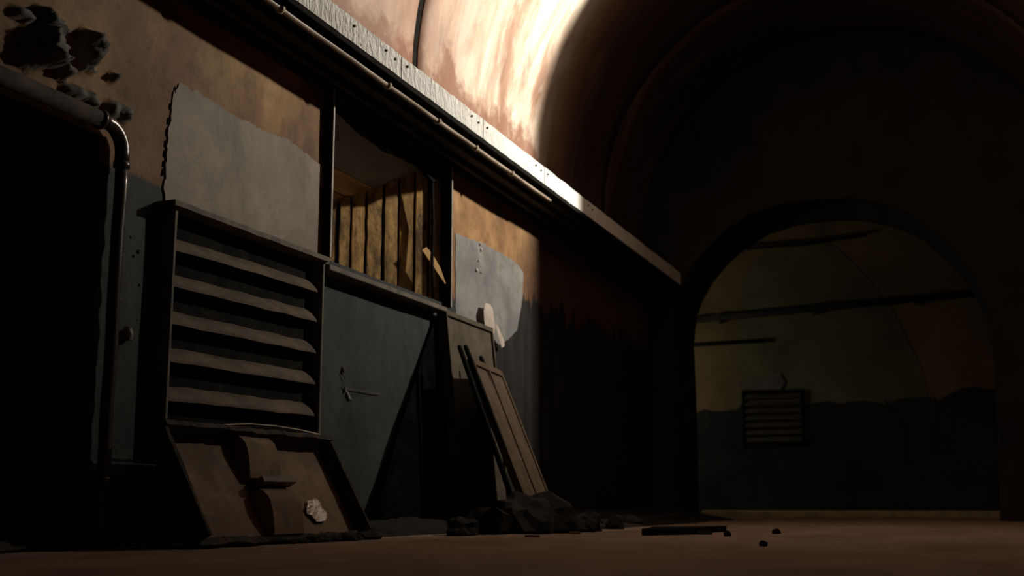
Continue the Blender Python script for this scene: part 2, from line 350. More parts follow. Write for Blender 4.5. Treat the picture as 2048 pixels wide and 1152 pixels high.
# ---- cornice: soffit slab, whitewashed fascia blocks, battens
XF = -4.31; ZS, ZT = 3.77, 4.0
tr = struct(empty('trim_1', (XF, 10, ZS)), 'projecting cornice ledge with whitewashed fascia blocks along the wall top', 'cornice')
def child(o, parent):
    o.parent = parent; o.matrix_parent_inverse = parent.matrix_world.inverted() if False else Matrix.Translation(parent.location).inverted(); return o
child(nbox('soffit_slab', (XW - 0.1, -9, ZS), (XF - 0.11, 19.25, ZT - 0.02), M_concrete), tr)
joints = [-9.0, -2.0, 2.0, 4.6, 6.4, 7.9] + [onx(u, v, XF).y for u, v in ((695, 78), (803, 163), (966, 282), (1089, 373), (1190, 447))] + [19.2]
for a, b in zip(joints, joints[1:]):
    bm = bmesh.new(); n = max(2, int((b - a) / 0.06)); g = []
    for i in range(n + 1):
        y = a + 0.012 + (b - a - 0.024) * i / n; t = 0.006 * noise.noise(Vector((y * 5, 2, 2))) ; z1 = ZT + 0.008 * noise.noise(Vector((y * 3, 7, 1))) + (0.010 * noise.noise(Vector((y * 14, 3, 1))) if y < 12 else 0)
        g.append([bm.verts.new(p) for p in ((XF - 0.115, y, ZS + 0.032), (XF + t, y, ZS + 0.032 + 0.004 * noise.noise(Vector((y * 8, 1, 1)))), (XF + t, y, z1), (XF - 0.115, y, z1))])
    for A, B in zip(g, g[1:]):
        for k in range(4): bm.faces.new((A[k], A[(k + 1) % 4], B[(k + 1) % 4], B[k]))
    bm.faces.new(g[0][::-1]); bm.faces.new(g[-1]); bmesh.ops.recalc_face_normals(bm, faces=bm.faces)
    fb = child(link('fascia_block', bm, MFA), tr)
    if 8 < b < 18:
        for (yy, zz) in ((b - 0.13, ZT - 0.075), (a + 0.10, ZT - 0.06), (b - 0.3, ZT - 0.06)):
            hb = bmesh.new(); bmesh.ops.create_cone(hb, cap_ends=True, segments=8, radius1=0.014, radius2=0.011, depth=0.02, matrix=Matrix.Translation((XF + 0.006, yy, zz)) @ Matrix.Rotation(math.pi / 2, 4, 'Y'))
            bo = link('bolt_head', hb, M_frame, fb); bo.matrix_parent_inverse = Matrix.Translation(tr.location).inverted() @ Matrix.Identity(4); bo.matrix_parent_inverse = Matrix.Identity(4)
child(nbox('shade_strip', (XF - 0.13, -9, ZS - 0.012), (XF - 0.004, 19.2, ZS + 0.031), M_black, None, 0.004), tr)  # black strip added as the shaded underside of the fascia
for x0, x1, dz in ((-4.62, -4.55, 0.05), (-4.80, -4.74, 0.06), (-4.90, -4.86, 0.11)):
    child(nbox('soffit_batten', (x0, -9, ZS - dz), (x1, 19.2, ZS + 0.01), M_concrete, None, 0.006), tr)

# ---- vault rings with open joints between them
def profile():
    p = [(XW, ZT - 0.05), (XW, VZ - 0.2)]
    p += [(VC + VR * math.cos(a), VZ + VR * math.sin(a)) for a in (math.pi * (1 - k / 56) for k in range(57))]
    p += [(VC + VR, 3.0), (VC + VR, -0.05)]
    return p
PR = profile()
def vault(name, y0, y1, st, label, off=0.0, m=MV, parent=None, cap=0.12):
    bm = bmesh.new(); n = max(1, int((y1 - y0) / st)); rows = []
    def pt(x, z, y, o):
        d = Vector((x - VC, 0, max(0, z - VZ))); 
        if d.length > 0: d.normalize()
        rn = 0.012 * noise.noise(Vector((x * 1.1, y * 1.1, z * 1.1))) + 0.004 * noise.noise(Vector((x * 4, y * 6, z * 4)))
        return (x + d.x * (o + rn), y, z + d.z * (o + rn))
    ys = [y0 + (y1 - y0) * j / n for j in range(n + 1)]
    rows.append([bm.verts.new(pt(x, z, y0, off + cap)) for x, z in PR])
    for y in ys: rows.append([bm.verts.new(pt(x, z, y, off)) for x, z in PR])
    rows.append([bm.verts.new(pt(x, z, y1, off + cap)) for x, z in PR])
    for A, B in zip(rows, rows[1:]):
        for i in range(len(A) - 1): bm.faces.new((A[i], A[i + 1], B[i + 1], B[i]))
    return link(name, bm, m, parent, smooth=False)
J1, J2 = 10.20, 16.80
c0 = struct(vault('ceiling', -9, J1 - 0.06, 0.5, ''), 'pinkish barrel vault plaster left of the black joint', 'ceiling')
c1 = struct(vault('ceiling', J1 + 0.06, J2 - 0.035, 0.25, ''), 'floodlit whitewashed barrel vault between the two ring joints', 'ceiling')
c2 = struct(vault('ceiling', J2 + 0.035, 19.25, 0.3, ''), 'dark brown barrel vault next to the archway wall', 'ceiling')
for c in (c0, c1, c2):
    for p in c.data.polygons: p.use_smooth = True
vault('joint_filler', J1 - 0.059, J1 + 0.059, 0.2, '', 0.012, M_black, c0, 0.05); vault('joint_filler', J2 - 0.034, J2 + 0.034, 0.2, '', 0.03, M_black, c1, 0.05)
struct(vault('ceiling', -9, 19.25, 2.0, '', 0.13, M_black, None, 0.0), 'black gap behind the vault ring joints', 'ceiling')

# ---- end wall with the archway
YE, YB = 19.2, 20.9
ARP = [(1397, 1040), (1396, 900), (1392, 780), (1388, 690), (1393, 640), (1404, 605), (1424, 568), (1455, 530), (1492, 497), (1540, 468), (1600, 450), (1660, 443), (1720, 442), (1780, 452), (1835, 474), (1880, 508), (1920, 548), (1950, 590), (1972, 640), (1984, 700), (1990, 780), (1996, 900), (2000, 1040)]
arch = [ony(u, v, YB) for u, v in ARP]; arch[0].z = -0.05; arch[-1].z = -0.05
bm = bmesh.new(); cx = (arch[0].x + arch[-1].x) / 2; cz = 2.0
rings = []
for y, kind in ((YB, 'o'), (YB, 'a'), (YE, 'a'), (YE, 'o')):
    row = []
    for p in arch:
        if kind == 'a': row.append(bm.verts.new((p.x, y, p.z)))
        else:
            d = Vector((p.x - cx, 0, p.z - cz)); L = Vector((9.0 if d.x > 0 else -9.0, 0, 9.0))
            if p.z < cz: q = Vector((cx + (9 if d.x > 0 else -9), 0, p.z))
            else:
                s = min(9 / max(1e-6, abs(d.x)), 7.5 / max(1e-6, d.z)); q = Vector((cx + d.x * s, 0, cz + d.z * s))
            row.append(bm.verts.new((q.x, y, q.z)))
    rings.append(row)
for A, B in zip(rings, rings[1:]):
    for i in range(len(A) - 1): bm.faces.new((A[i], A[i + 1], B[i + 1], B[i]))
bmesh.ops.recalc_face_normals(bm, faces=bm.faces)
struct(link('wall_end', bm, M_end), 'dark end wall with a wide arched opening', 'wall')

# ---- room beyond the arch
YF = 26.0
wf = struct(nbox('wall_far', (-10, YF, -0.05), (8, YF + 0.3, 8), M_farw, None, 0), 'dim brown wall of the chamber beyond the arch', 'wall')
struct(nbox('wall_far', (-10, YB, -0.05), (-9.7, YF, 8), M_farw, None, 0), 'unlit side wall of the chamber beyond the arch', 'wall')
struct(nbox('wall_far', (8, YB, -0.05), (8.3, YF, 8), M_farw, None, 0), 'right side wall of the chamber beyond the arch', 'wall')
struct(nbox('ceiling', (-10, YB, 7.9), (8.3, YF + 0.3, 8.2), M_farw, None, 0), 'flat ceiling of the chamber beyond the arch', 'ceiling')
arch_pts = [ony(u, v, YF - 0.012) for u, v in ((1478, 830), (1478, 620), (1486, 560), (1512, 515), (1560, 486), (1620, 478), (1672, 496), (1715, 530), (1765, 592), (1808, 660), (1840, 730), (1852, 790), (1856, 830))]
prism('arch_panel', jit(arch_pts, 0.35, 0.04, (0, 2)), (0, 0.05, 0), M_farg, wf)['label'] = 'greenish arch-shaped area on the chamber wall'  # thin arch-shaped panel in a greener tone than the wall
dad = [ony(u, v, YF - 0.05) for u, v in ((1300, 1020), (1300, 824), (1390, 822), (1470, 818), (1488, 805), (1610, 805), (1680, 806), (1730, 800), (1770, 812), (1800, 796), (1855, 792), (1870, 808), (1890, 790), (1930, 778), (2000, 774), (2160, 770), (2160, 1020))]
for k in (0, -1): dad[k].z = -0.05
prism('dado_paint', jit(dad, 0.18, 0.035, (0, 2)), (0, 0.06, 0), M_fard, wf)['label'] = 'black painted dado with ragged top'
for pts in (((1382, 641), (1660, 612), (1955, 586)),):
    a, b = ony(*pts[0], YF - 0.22), ony(*pts[2], YF - 0.22)
    o = empty('wall_pipe', a); tag(o, 'long thin pipe crossing the chamber wall beyond the arch', 'pipe')
    q = tube('pipe_run', [a - a, (b - a) * 0.5, b - a], 0.07, M_concrete, o); 
    for k in (0.1, 0.45, 0.8):
        p = (b - a) * k; nbox('pipe_bracket', (p.x - 0.05, 0.0, p.z - 0.1), (p.x + 0.05, 0.23, p.z + 0.1), M_frame, o)
a, b = ony(1380, 690, YF - 0.15), ony(1530, 681, YF - 0.15)
tag(tube('wall_pipe', [a, a.lerp(b, .5), b], 0.045, M_black), 'short lower pipe stub on the chamber wall beyond the arch', 'pipe')
a, b = ony(1490, 497, YF - 0.12), ony(1735, 470, YF - 0.12)
tag(tube('wall_cable', [a, a.lerp(b, .5) + Vector((0, 0, -.05)), b], 0.03, M_black), 'dark cable high on the chamber wall beyond the arch', 'cable')
# louvred grille on the far wall
a, b = ony(1484, 782, YF - 0.07), ony(1612, 892, YF - 0.07)
gr = tag(empty('vent_grille', (a.x, YF - 0.05, b.z)), 'small slatted vent grille in the chamber beyond the arch', 'vent grille')
W, Hh = b.x - a.x, a.z - b.z
for lo, hi in (((0, -.07, 0), (.06, 0, Hh)), ((W - .06, -.07, 0), (W, 0, Hh)), ((0, -.07, 0), (W, 0, .06)), ((0, -.07, Hh - .06), (W, 0, Hh))): nbox('grille_frame', lo, hi, M_black, gr)
for k in range(7):
    z = 0.1 + (Hh - 0.2) * k / 6.5
    prism('slat', [(0.06, -.02, z + .1), (0.06, -.085, z + .02), (0.06, -.085, z), (0.06, -.02, z + .07)], (W - .12, 0, 0), M_board, gr)
ch = [ony(u, v, YF - 0.03) for u, v in ((1478, 778), (1480, 764), (1500, 757), (1530, 758), (1545, 746), (1562, 748), (1570, 764), (1560, 780))]
prism('plaster_chip', jit(ch, 0.1, 0.02, (0, 2)), (0, -0.03, 0), M_pale, wf)
for seq in (((1765, 790), (1775, 815), (1788, 830), (1780, 812)), ((1868, 788), (1878, 806), (1874, 830), (1868, 812)), ((1800, 830), (1812, 880), (1816, 930), (1810, 890)), ((1470, 885), (1540, 950), (1550, 962), (1500, 925))):
    prism('paint_flake', [ony(u, v, YF - 0.055) for u, v in seq], (0, -0.02, 0), M_concrete, wf)
kb = nbox('kerb', (-4.75, 0, 0), (7.5, 0.5, 0.135), M_kerb, None, 0.02); kb.location = (0, 22.7, -0.01); kb.rotation_euler = (0, 0, math.radians(5)); kb['label'] = 'pale concrete kerb step beyond the archway'; kb['category'] = 'kerb'

# bulkhead lamp in the chamber beyond, on the hidden side wall
bl = tag(empty('bulkhead_lamp', (-7.6, 23.0, 3.2)), 'caged bulkhead lamp hidden in the chamber beyond the arch', 'lamp')
nbox('lamp_body', (-0.12, -0.08, -0.14), (0.0, 0.08, 0.14), M_frame, bl, 0.02); nbox('wall_arm', (-2.1, -0.03, -0.03), (-0.1, 0.03, 0.03), M_frame, bl, 0.004)
for k in (-1, 0, 1): nbox('cage_bar', (0.0, k * 0.05 - 0.005, -0.12), (0.1, k * 0.05 + 0.005, -0.11), M_frame, bl, 0)
ld = bpy.data.lights.new('bulkhead_light', 'POINT'); ld.energy = FAR_W; ld.shadow_soft_size = 0.08; ld.color = (1.0, 0.92, 0.74)
lo_ = bpy.data.objects.new('bulkhead_light', ld); C.objects.link(lo_); lo_.parent = bl; lo_.location = (0.2, 0, 0)

# ---- floodlight high on the right haunch (its flap cuts the beam)
fl = tag(empty('floodlight', LAMP), 'work floodlight with side flap bracketed to the right side of the vault', 'floodlight')
hs = nbox('lamp_housing', (0.02, -0.14, -0.26), (0.10, 0.14, 0.26), M_frame, fl, 0.02); hs.rotation_euler = (0, math.asin(LAMP_DIR.z), 0)
nbox('bracket', (0.06, -0.03, -0.03), (0.36, 0.03, 0.03), M_frame, fl)
nbox('barn_door', (-0.40, 0.02, -0.34), (0.14, 0.032, 0.34), M_frame, fl, 0)
ad = bpy.data.lights.new('floodlight_beam', 'AREA'); ad.shape = 'RECTANGLE'; ad.size = 0.03; ad.size_y = 0.45; ad.energy = LAMP_W; ad.color = (1.0, 0.915, 0.78)
ao = bpy.data.objects.new('floodlight_beam', ad); C.objects.link(ao)
ao.parent = fl; ao.rotation_euler = LAMP_DIR.to_track_quat('-Z', 'Y').to_euler(); ao.location = (0, 0, 0)

# ================================================================== THINGS ON THE WALL
# ---- louvre vent box
Q = 0.12; XL = XW + Q
tl, tr_, bl_, br_ = onx(350, 412, XL), onx(653, 524, XL), onx(330, 862, XL), onx(638, 880, XL)
y0, y1, z0, z1 = (tl.y + bl_.y) / 2, (tr_.y + br_.y) / 2, 0.62, (tl.z + tr_.z) / 2
lv = tag(empty('louvre_vent', (XW, y0, z0)), 'large dusty steel louvre vent with five broad curved slats', 'louvre vent')
LW, LH = y1 - y0, z1 - z0
nbox('frame_side', (0, 0, 0), (Q, 0.03, LH), M_steel, lv); nbox('frame_side', (0, LW - 0.03, 0), (Q, LW, LH), M_steel, lv)
bm = bmesh.new(); prev = None
for k in range(41):       # dented top flange
    y = -0.05 + (LW + 0.06) * k / 40; dz = 0.006 * noise.noise(Vector((y * 5, 0, 3))); dx = 0.008 * noise.noise(Vector((y * 7, 4, 3)))
    row = [bm.verts.new(p) for p in ((0, y, LH - 0.005), (Q + 0.035 + dx, y, LH - 0.005 + dz), (Q + 0.035 + dx, y, LH + 0.032 + dz), (0, y, LH + 0.03))]
    if prev:
        for i in range(4): bm.faces.new((prev[i], prev[(i + 1) % 4], row[(i + 1) % 4], row[i]))
    else: bm.faces.new(row)
    prev = row
bm.faces.new(prev[::-1]); bmesh.ops.recalc_face_normals(bm, faces=bm.faces); link('top_flange', bm, M_steel, lv)
nbox('back_plate', (0.002, 0.03, 0), (0.012, LW - 0.03, LH), M_black, lv, 0); nbox('frame_bottom', (0, 0, 0), (Q, LW, 0.03), M_steel, lv)
zl = [onx(u, v, XL - 0.02).z for u, v in ((350, 500), (349, 574), (345, 649), (340, 723), (335, 801))]
zr = [onx(u, v, XL - 0.02).z for u, v in ((628, 582), (627, 642), (625, 705), (623, 768), (621, 831))]
prof = ((0.015, 0.215), (0.05, 0.185), (0.09, 0.14), (0.118, 0.10), (0.128, 0.075), (0.140, 0.07), (0.158, 0.035), (0.162, 0.0), (0.150, 0.0), (0.142, 0.03), (0.125, 0.055), (0.10, 0.09), (0.06, 0.14), (0.015, 0.18))
prof = tuple((px * 0.68, pz * 0.5) for px, pz in prof)
for a, b in zip(zl, zr):
    bm = bmesh.new(); rows = []; zc = (a + b) / 2 - z0; n = 24
    for i in range(n + 1):
        y = 0.03 + (LW - 0.06) * i / n; e = min(1, (LW - 0.03 - y) / 0.10)
        sx = 0.75 + 0.25 * math.sqrt(max(0, e)) if e < 1 else 1
        w_ = 0.005 * noise.noise(Vector((y * 4, a * 5, 1)))
        zz = zc + (a - b) / 2 * (1 - 2 * i / n)
        rows.append([bm.verts.new((px * sx + w_, y, zz + pz + w_)) for px, pz in prof])
    for A, B in zip(rows, rows[1:]):
        for k in range(len(prof)): bm.faces.new((A[k], A[(k + 1) % len(prof)], B[(k + 1) % len(prof)], B[k]))
    bm.faces.new(rows[0][::-1]); bm.faces.new(rows[-1]); bmesh.ops.recalc_face_normals(bm, faces=bm.faces)
    link('slat', bm, M_slat, lv)

# ---- embrasure (window_1): posts, sill, ragged lintel, boarded splay
wn = struct(empty('window_1', (XW, WIN[0], WIN[2])), 'boarded embrasure opening framed with iron bars under the cornice', 'window')
def wc(o):
    o.parent = wn; o.matrix_parent_inverse = Matrix.Translation(wn.location).inverted(); return o
pA, pB = onx(661, 520, XW + 0.09), onx(904, 608, XW + 0.09)
po = wc(nbox('frame_post', (XW - 0.02, pA.y - 0.012, WIN[2] - 0.0), (XW + 0.082, pA.y + 0.016, 3.72), M_black)); nbox('lit_edge', (XW + 0.082, pA.y - 0.010, WIN[2]), (XW + 0.09, pA.y + 0.015, 3.70), M_post, po, 0.002)  # shaded post side painted black, lit front edge added as a pale strip
po = wc(nbox('frame_post', (XW - 0.04, pB.y - 0.024, WIN[2] - 0.05), (XW + 0.082, pB.y + 0.002, 3.70), M_black)); nbox('lit_edge', (XW + 0.082, pB.y - 0.022, WIN[2] - 0.04), (XW + 0.09, pB.y + 0.001, 3.68), M_post, po, 0.002)
s0, s1 = onx(658, 541, XW + 0.15), onx(893, 613, XW + 0.15)
zs = (s0.z + s1.z) / 2
wc(nbox('sill', (XW - 0.05, s0.y + 0.01, zs - 0.022), (XW + 0.15, s1.y + 0.03, zs + 0.024), M_steel, None, 0.006))
# lintel with broken lower edge
lp = [onx(u, v) for u, v in ((664, 205), (676, 222), (690, 232), (702, 243), (716, 256), (732, 270), (748, 280), (768, 297), (784, 306), (800, 311), (822, 322), (840, 332), (850, 342), (858, 352), (864, 360), (868, 364), (872, 358), (880, 345), (895, 350), (905, 356))]
lp = [Vector((XW, p.y, p.z)) for p in lp]; lp = jit(lp + [Vector((XW, 11.3, 3.85)), Vector((XW, 8.5, 3.85))], 0.05, 0.006)
lp = [Vector((XW - 0.002, p.y, min(p.z, 3.86))) for p in lp]
wc(prism('broken_lintel', lp, (-0.05, 0, 0), M_black))  # black colour stands in for the cornice shadow on the lintel
wc(tube('hanging_rod', [onx(864, 360, XW - 0.06), onx(866, 440, XW - 0.06), onx(864, 520, XW - 0.06), onx(866, 600, XW - 0.06)], 0.016, M_black))
# splayed right side: vertical boards ; back boards ; sloping soffit
A0, A1 = Vector((XW - 0.02, 10.98, 0)), Vector((-6.35, 9.57, 0)); zsoff = lambda x: 3.76 - (XW - x) * 0.66
dirv = (A1 - A0); nrm = Vector((-dirv.y, dirv.x, 0)).normalized(); nrm = nrm if nrm.x > 0 else -nrm
edges_u = (905, 888, 858, 829, 797, 766, 732, 701, 675, 655)
def splay_t(u):
    r = ray(u, 480); k = r.x / r.y      # meet vertical plane through A0-A1
    return (k * A0.y - A0.x) / (dirv.x - k * dirv.y)
ts = [max(0, splay_t(u)) for u in edges_u]
for i, (ta, tb) in enumerate(zip(ts, ts[1:])):
    if tb - ta < 0.01: continue
    p, q = A0 + dirv * ta, A0 + dirv * tb; g = (q - p).normalized() * 0.017; p, q = p + g, q - g
    o_ = nrm * random.uniform(-0.012, 0.022); zb = WIN[2] - 0.02; n = 14; bm = bmesh.new(); rows = []
    for k in range(n + 1):
        row = []
        for (e, f_) in ((p, 0), (q, 0), (q, 1), (p, 1)):
            wv = 0.008 * noise.noise(Vector((i * 3.1, k * 0.8, 1 if e is p else 5))); base = e + o_ + (g.normalized() * wv) + (nrm * (-0.035) if f_ else Vector()); zt_ = zsoff(e.x) - 0.0
            row.append(bm.verts.new((base.x, base.y, zb + (zt_ - zb) * k / n)))
        rows.append(row)
    for A, B in zip(rows, rows[1:]):
        for k in range(4): bm.faces.new((A[k], A[(k + 1) % 4], B[(k + 1) % 4], B[k]))
    bm.faces.new(rows[0]); bm.faces.new(rows[-1]); bmesh.ops.recalc_face_normals(bm, faces=bm.faces)
    wc(link('side_board', bm, M_wood))
wc(prism('side_backing', [A0 - nrm * .05 + Vector((0, 0, 2.2)), A1 - nrm * .05 + Vector((0, 0, 2.2)), A1 - nrm * .05 + Vector((0, 0, 3.9)), A0 - nrm * .05 + Vector((0, 0, 3.9))], -nrm * 0.03, M_black))
for k in range(6):
    ya = 8.4 + k * 0.25
    wc(nbox('back_board', (-6.44, ya + 0.008, 2.2), (-6.40, ya + 0.242, 3.0), M_wood))
def soffit_piece(name, xa, xb, m, gap=0.008):
    pts = [Vector((xa - gap, 8.3, zsoff(xa - gap))), Vector((xa - gap, 11.3, zsoff(xa - gap))), Vector((xb + gap, 11.3, zsoff(xb + gap))), Vector((xb + gap, 8.3, zsoff(xb + gap)))]
    return wc(prism(name, pts, (0, 0, 0.05), m))
soffit_piece('soffit_concrete', XW + 0.0, -5.46, M_nichec, 0.0)
xs = [-5.46, -5.66, -5.85, -6.06, -6.25, -6.5]
for a, b in zip(xs, xs[1:]): soffit_piece('soffit_board', a, b, M_woodc)
wc(nbox('ledge', (-6.5, 8.3, WIN[2] - 0.06), (XW - 0.01, 11.3, WIN[2] - 0.01), M_nichec))
wc(nbox('left_reveal', (-6.5, WIN[0] - 0.15, 2.2), (XW - 0.02, WIN[0] - 0.05, 3.8), M_nichec))
# split lath caught in the embrasure
la, lb_ = A0 + dirv * splay_t(842) + nrm * 0.10, A0 + dirv * splay_t(884) + nrm * 0.10
P1 = Vector((la.x, la.y, H + ray(842, 494).z * la.x / ray(842, 494).x)); P2 = Vector((lb_.x, lb_.y, H + ray(886, 560).z * lb_.x / ray(886, 560).x))
dd = (P2 - P1).normalized(); sd = dd.cross(nrm).normalized() * 0.032
pts = [P1 + sd, P1.lerp(P2, .35) + sd * 1.15 + Vector((0, 0, .015)), P1.lerp(P2, .7) + sd * 0.8, P2 + sd * 0.15 - Vector((0, 0, .03)), P2 - sd * 0.1 - Vector((0, 0, .03)), P1.lerp(P2, .65) - sd * 0.9, P1.lerp(P2, .3) - sd + Vector((0, 0, .01)), P1 - sd * 0.8]
tag(prism('broken_lath', pts, nrm * 0.015, M_lath), 'pale split wooden lath stuck in the embrasure corner', 'lath')

# ---- drainpipe beside the recess
dx = XW + 0.085
yp = onx(238, 420, dx).y; zp = onx(200, 238, dx).z
dp = tag(empty('drain_pipe', (dx, yp, 0)), 'iron drainpipe with a bend at the top running down to the floor', 'pipe')
loc = Vector((dx, yp, 0))
R_ = 0.16
curve = [Vector((0, -3.5, zp)), Vector((0, -R_ - 0.06, zp))]
tube('horizontal_run', curve, 0.052, M_rim, dp, 16)
tube('elbow', [Vector((0, -R_ - 0.06, zp))] + [Vector((0, -R_ + R_ * math.sin(a), zp - R_ + R_ * math.cos(a))) for a in (math.pi / 2 * k / 8 for k in range(9))] + [Vector((0, 0, zp - R_ - 0.06))], 0.046, M_pipe, dp, 16)
tube('down_pipe', [(0.002 * math.sin(k * 1.7), 0.004 * math.sin(k), (zp - R_ - 0.05) * (1 - k / 16)) for k in range(17)], 0.040, M_pipe, dp, 16)
tube('collar', [(0, -R_ - 0.075, zp), (0, -R_ - 0.045, zp)], 0.062, M_pipe, dp, 16); tube('collar', [(0, 0, zp - R_ - 0.09), (0, 0, zp - R_ - 0.05)], 0.052, M_pipe, dp, 16)
zb = onx(213, 962, dx).z; tube('collar', [(0, 0, zb - 0.02), (0, 0, zb + 0.02)], 0.047, M_pipe, dp, 16)
nbox('pipe_clip', (-0.085, 0.03, zb - 0.03), (-0.04, 0.07, zb + 0.05), M_steel, dp)

# ---- conduit under the cornice with clamps
zc_, xc_ = 3.728, -4.40
ya, yb = onx(470, -50, xc_).y, onx(1100, 397, xc_).y
cp = tag(empty('conduit', (xc_, ya, zc_)), 'thin pale conduit clipped along the underside of the cornice', 'conduit')
tube('conduit_run', [(0, (yb - ya) * k / 30, 0.004 * math.sin(k * 1.1)) for k in range(31)], 0.021, M_cpipe, cp, 12)
for u, v in ((560, 20), (775, 170), (875, 240), (950, 297), (1022, 345)):
    y = onx(u, v, xc_).y - ya
    cl = tube('clamp', [(0, y - 0.018, 0), (0, y + 0.018, 0)], 0.036, M_cpipe, cp, 12); nbox('clamp_strap', (-0.012, y - 0.015, 0.02), (0.012, y + 0.015, 0.045), M_cpipe, cl)
    tube('clamp_screw', [(0.0, y + 0.03, 0.0), (0.0, y + 0.03, 0.04)], 0.008, M_frame, cl, 8)

# ---- wall knob, bolt with hanging chain
p = onx(250, 668); kn = tag(empty('pointed_fitting', p), 'small pointed iron knob on the wall beside the drainpipe', 'knob')
bm = bmesh.new(); bmesh.ops.create_cone(bm, cap_ends=True, segments=12, radius1=0.045, radius2=0.03, depth=0.02, matrix=Matrix.Translation((0.01, 0, 0)) @ Matrix.Rotation(math.pi / 2, 4, 'Y')); link('base_plate', bm, M_frame, kn)
chunk('knob_head', (0.02, 0, -0.04), (0.04, 0.032, 0.06), M_frame, kn, seed=4, rough=0.2)
p = onx(685, 740); an = tag(empty('wall_anchor', p), 'rusty anchor bolt with a loose wire on the grey wall under the sill', 'anchor bolt')
chunk('bolt_head', (0.0, 0, -0.02), (0.035, 0.03, 0.04), M_steel, an, seed=9, rough=0.25)
wp = [onx(u, v, XW + 0.02) - p for u, v in ((684, 745), (692, 760), (688, 772), (692, 777), (712, 780), (735, 784), (760, 788))]
tube('loose_wire', wp, 0.0035, M_steel, an, 6)
for k, (u, v) in enumerate(((690, 784), (695, 793), (698, 799))):
    q = onx(u, v, XW + 0.01) - p; chunk('paint_flake', q, (0.02, 0.02 + .006 * k, 0.03), M_sheet, an, seed=k + 20, sub=1)

DPHI = 21.5
# ================================================================== LEANING THINGS
# ---- steel hatch leaning under the louvre
hb0, hb1 = onz(410, 1094, 0.0), onz(742, 1081, 0.0)
xb = XW + 0.58; 
ht = onx(338, 852, XL + 0.03); hy0, hy1 = 6.09, 8.12; htz = 0.66
bdir = Vector((XW + 0.215 - xb, 0, htz)); HL = bdir.length; bdir.normalize(); adir = Vector((0, 1, 0)); ndir = adir.cross(bdir).normalized()
mtx = Matrix(((adir.x, bdir.x, ndir.x, xb), (adir.y, bdir.y, ndir.y, hy0), (adir.z, bdir.z, ndir.z, 0.02), (0, 0, 0, 1)))
ha = tag(empty('steel_hatch', mtx=mtx), 'rusty steel hatch with a central rib and handle leaning below the louvre', 'hatch')
HW = hy1 - hy0; D = 0.135
def wobbly_bar(name, p, q, w_, d, m, parent, amp=0.012, seed=0):
    p, q = Vector(p), Vector(q); n = max(6, int((q - p).length / 0.04)); bm = bmesh.new(); prev = None
    ax = (q - p).normalized(); sx = Vector((0, 0, 1)).cross(ax).normalized()
    for k in range(n + 1):
        c = p.lerp(q, k / n); e = amp * (0.6 * noise.noise(Vector((k * 0.17, seed, 1))) + 0.4 * noise.noise(Vector((k * 0.9, seed, 1)))); f_ = amp * (0.6 * noise.noise(Vector((k * 0.13, seed, 7))) + 0.4 * noise.noise(Vector((k * 1.1, seed, 5))))
        row = [bm.verts.new(c + v) for v in (sx * (-w_ / 2 + e), sx * (w_ / 2 + f_), sx * (w_ / 2 + f_) + Vector((0, 0, d + e)), sx * (-w_ / 2 + e) + Vector((0, 0, d + f_)))]
        if prev:
            for i in range(4): bm.faces.new((prev[i], prev[(i + 1) % 4], row[(i + 1) % 4], row[i]))
        else: bm.faces.new(row)
        prev = row
    bm.faces.new(prev[::-1]); bmesh.ops.recalc_face_normals(bm, faces=bm.faces); return link(name, bm, m, parent)
bm = bmesh.new(); g = []
for i in range(49):
    g.append([])
    for j in range(25):
        a, b = HW * i / 48, HL * j / 24
        dz = 0.005 * noise.noise(Vector((a * 5, b * 5, 2))); r = math.hypot((a - 0.33) / 0.2, (b - 0.42) / 0.24)
        if r < 1.6: dz -= 0.03 * max(0, 1 - r) + 0.010 * noise.noise(Vector((a * 16, b * 6, 9))) * max(0, 1.6 - r)
        g[-1].append(bm.verts.new((a, b, 0.012 + dz)))
for i in range(48):
    for j in range(24): bm.faces.new((g[i][j], g[i + 1][j], g[i + 1][j + 1], g[i][j + 1]))
link('plate', bm, M_hatch, ha, smooth=True); nbox('plate_back', (0, 0, -0.035), (HW, HL, -0.025), M_rim, ha, 0)
wobbly_bar('rim', (0.0, 0, 0), (0.0, HL, 0), 0.03, D, M_rim, ha, 0.012, 1); wobbly_bar('rim', (HW, 0, 0), (HW, HL, 0), 0.03, D, M_rim, ha, 0.010, 2)
wobbly_bar('rim', (-0.01, HL, 0), (HW + 0.01, HL, 0), 0.035, D + 0.02, M_rim, ha, 0.022, 3); wobbly_bar('rim', (-0.01, 0.0, 0), (HW + 0.01, 0.0, 0), 0.045, 0.05, M_rim, ha, 0.025, 4)
def hump(xa, xb_, ba, bb, h):
    bm = bmesh.new(); rows = []; n = 14
    for k in range(n + 1):
        t = k / n; b = bb + (ba - bb) * t
        hh = h * (0.72 + 0.28 * math.sin(min(1, t / 0.3) * math.pi / 2)) if t < 0.3 else h * (1 - 0.5 * ((t - 0.3) / 0.7) ** 1.5)
        rows.append([bm.verts.new(p) for p in ((xa, b, 0), (xa + 0.01, b, hh), (xb_ - 0.01, b, hh), (xb_, b, 0))])
    for A, B in zip(rows, rows[1:]):
        for i in range(3): bm.faces.new((A[i], A[i + 1], B[i + 1], B[i]))
    bm.faces.new(rows[0]); bm.faces.new(rows[-1]); bmesh.ops.recalc_face_normals(bm, faces=bm.faces)
    return link('rib_hump', bm, M_hatch, ha)
RX0, RX1 = 0.79, 1.18
hump(RX0, RX1, HL * 0.57, HL * 0.985, 0.14); hump(RX0 + 0.0, RX1, HL * 0.02, HL * 0.44, 0.14)
hd = wobbly_bar('handle_bar', (RX0 + 0.02, HL * 0.505, 0.08), (RX1 + 0.04, HL * 0.505, 0.08), 0.04, 0.07, M_steel, ha, 0.004, 6)
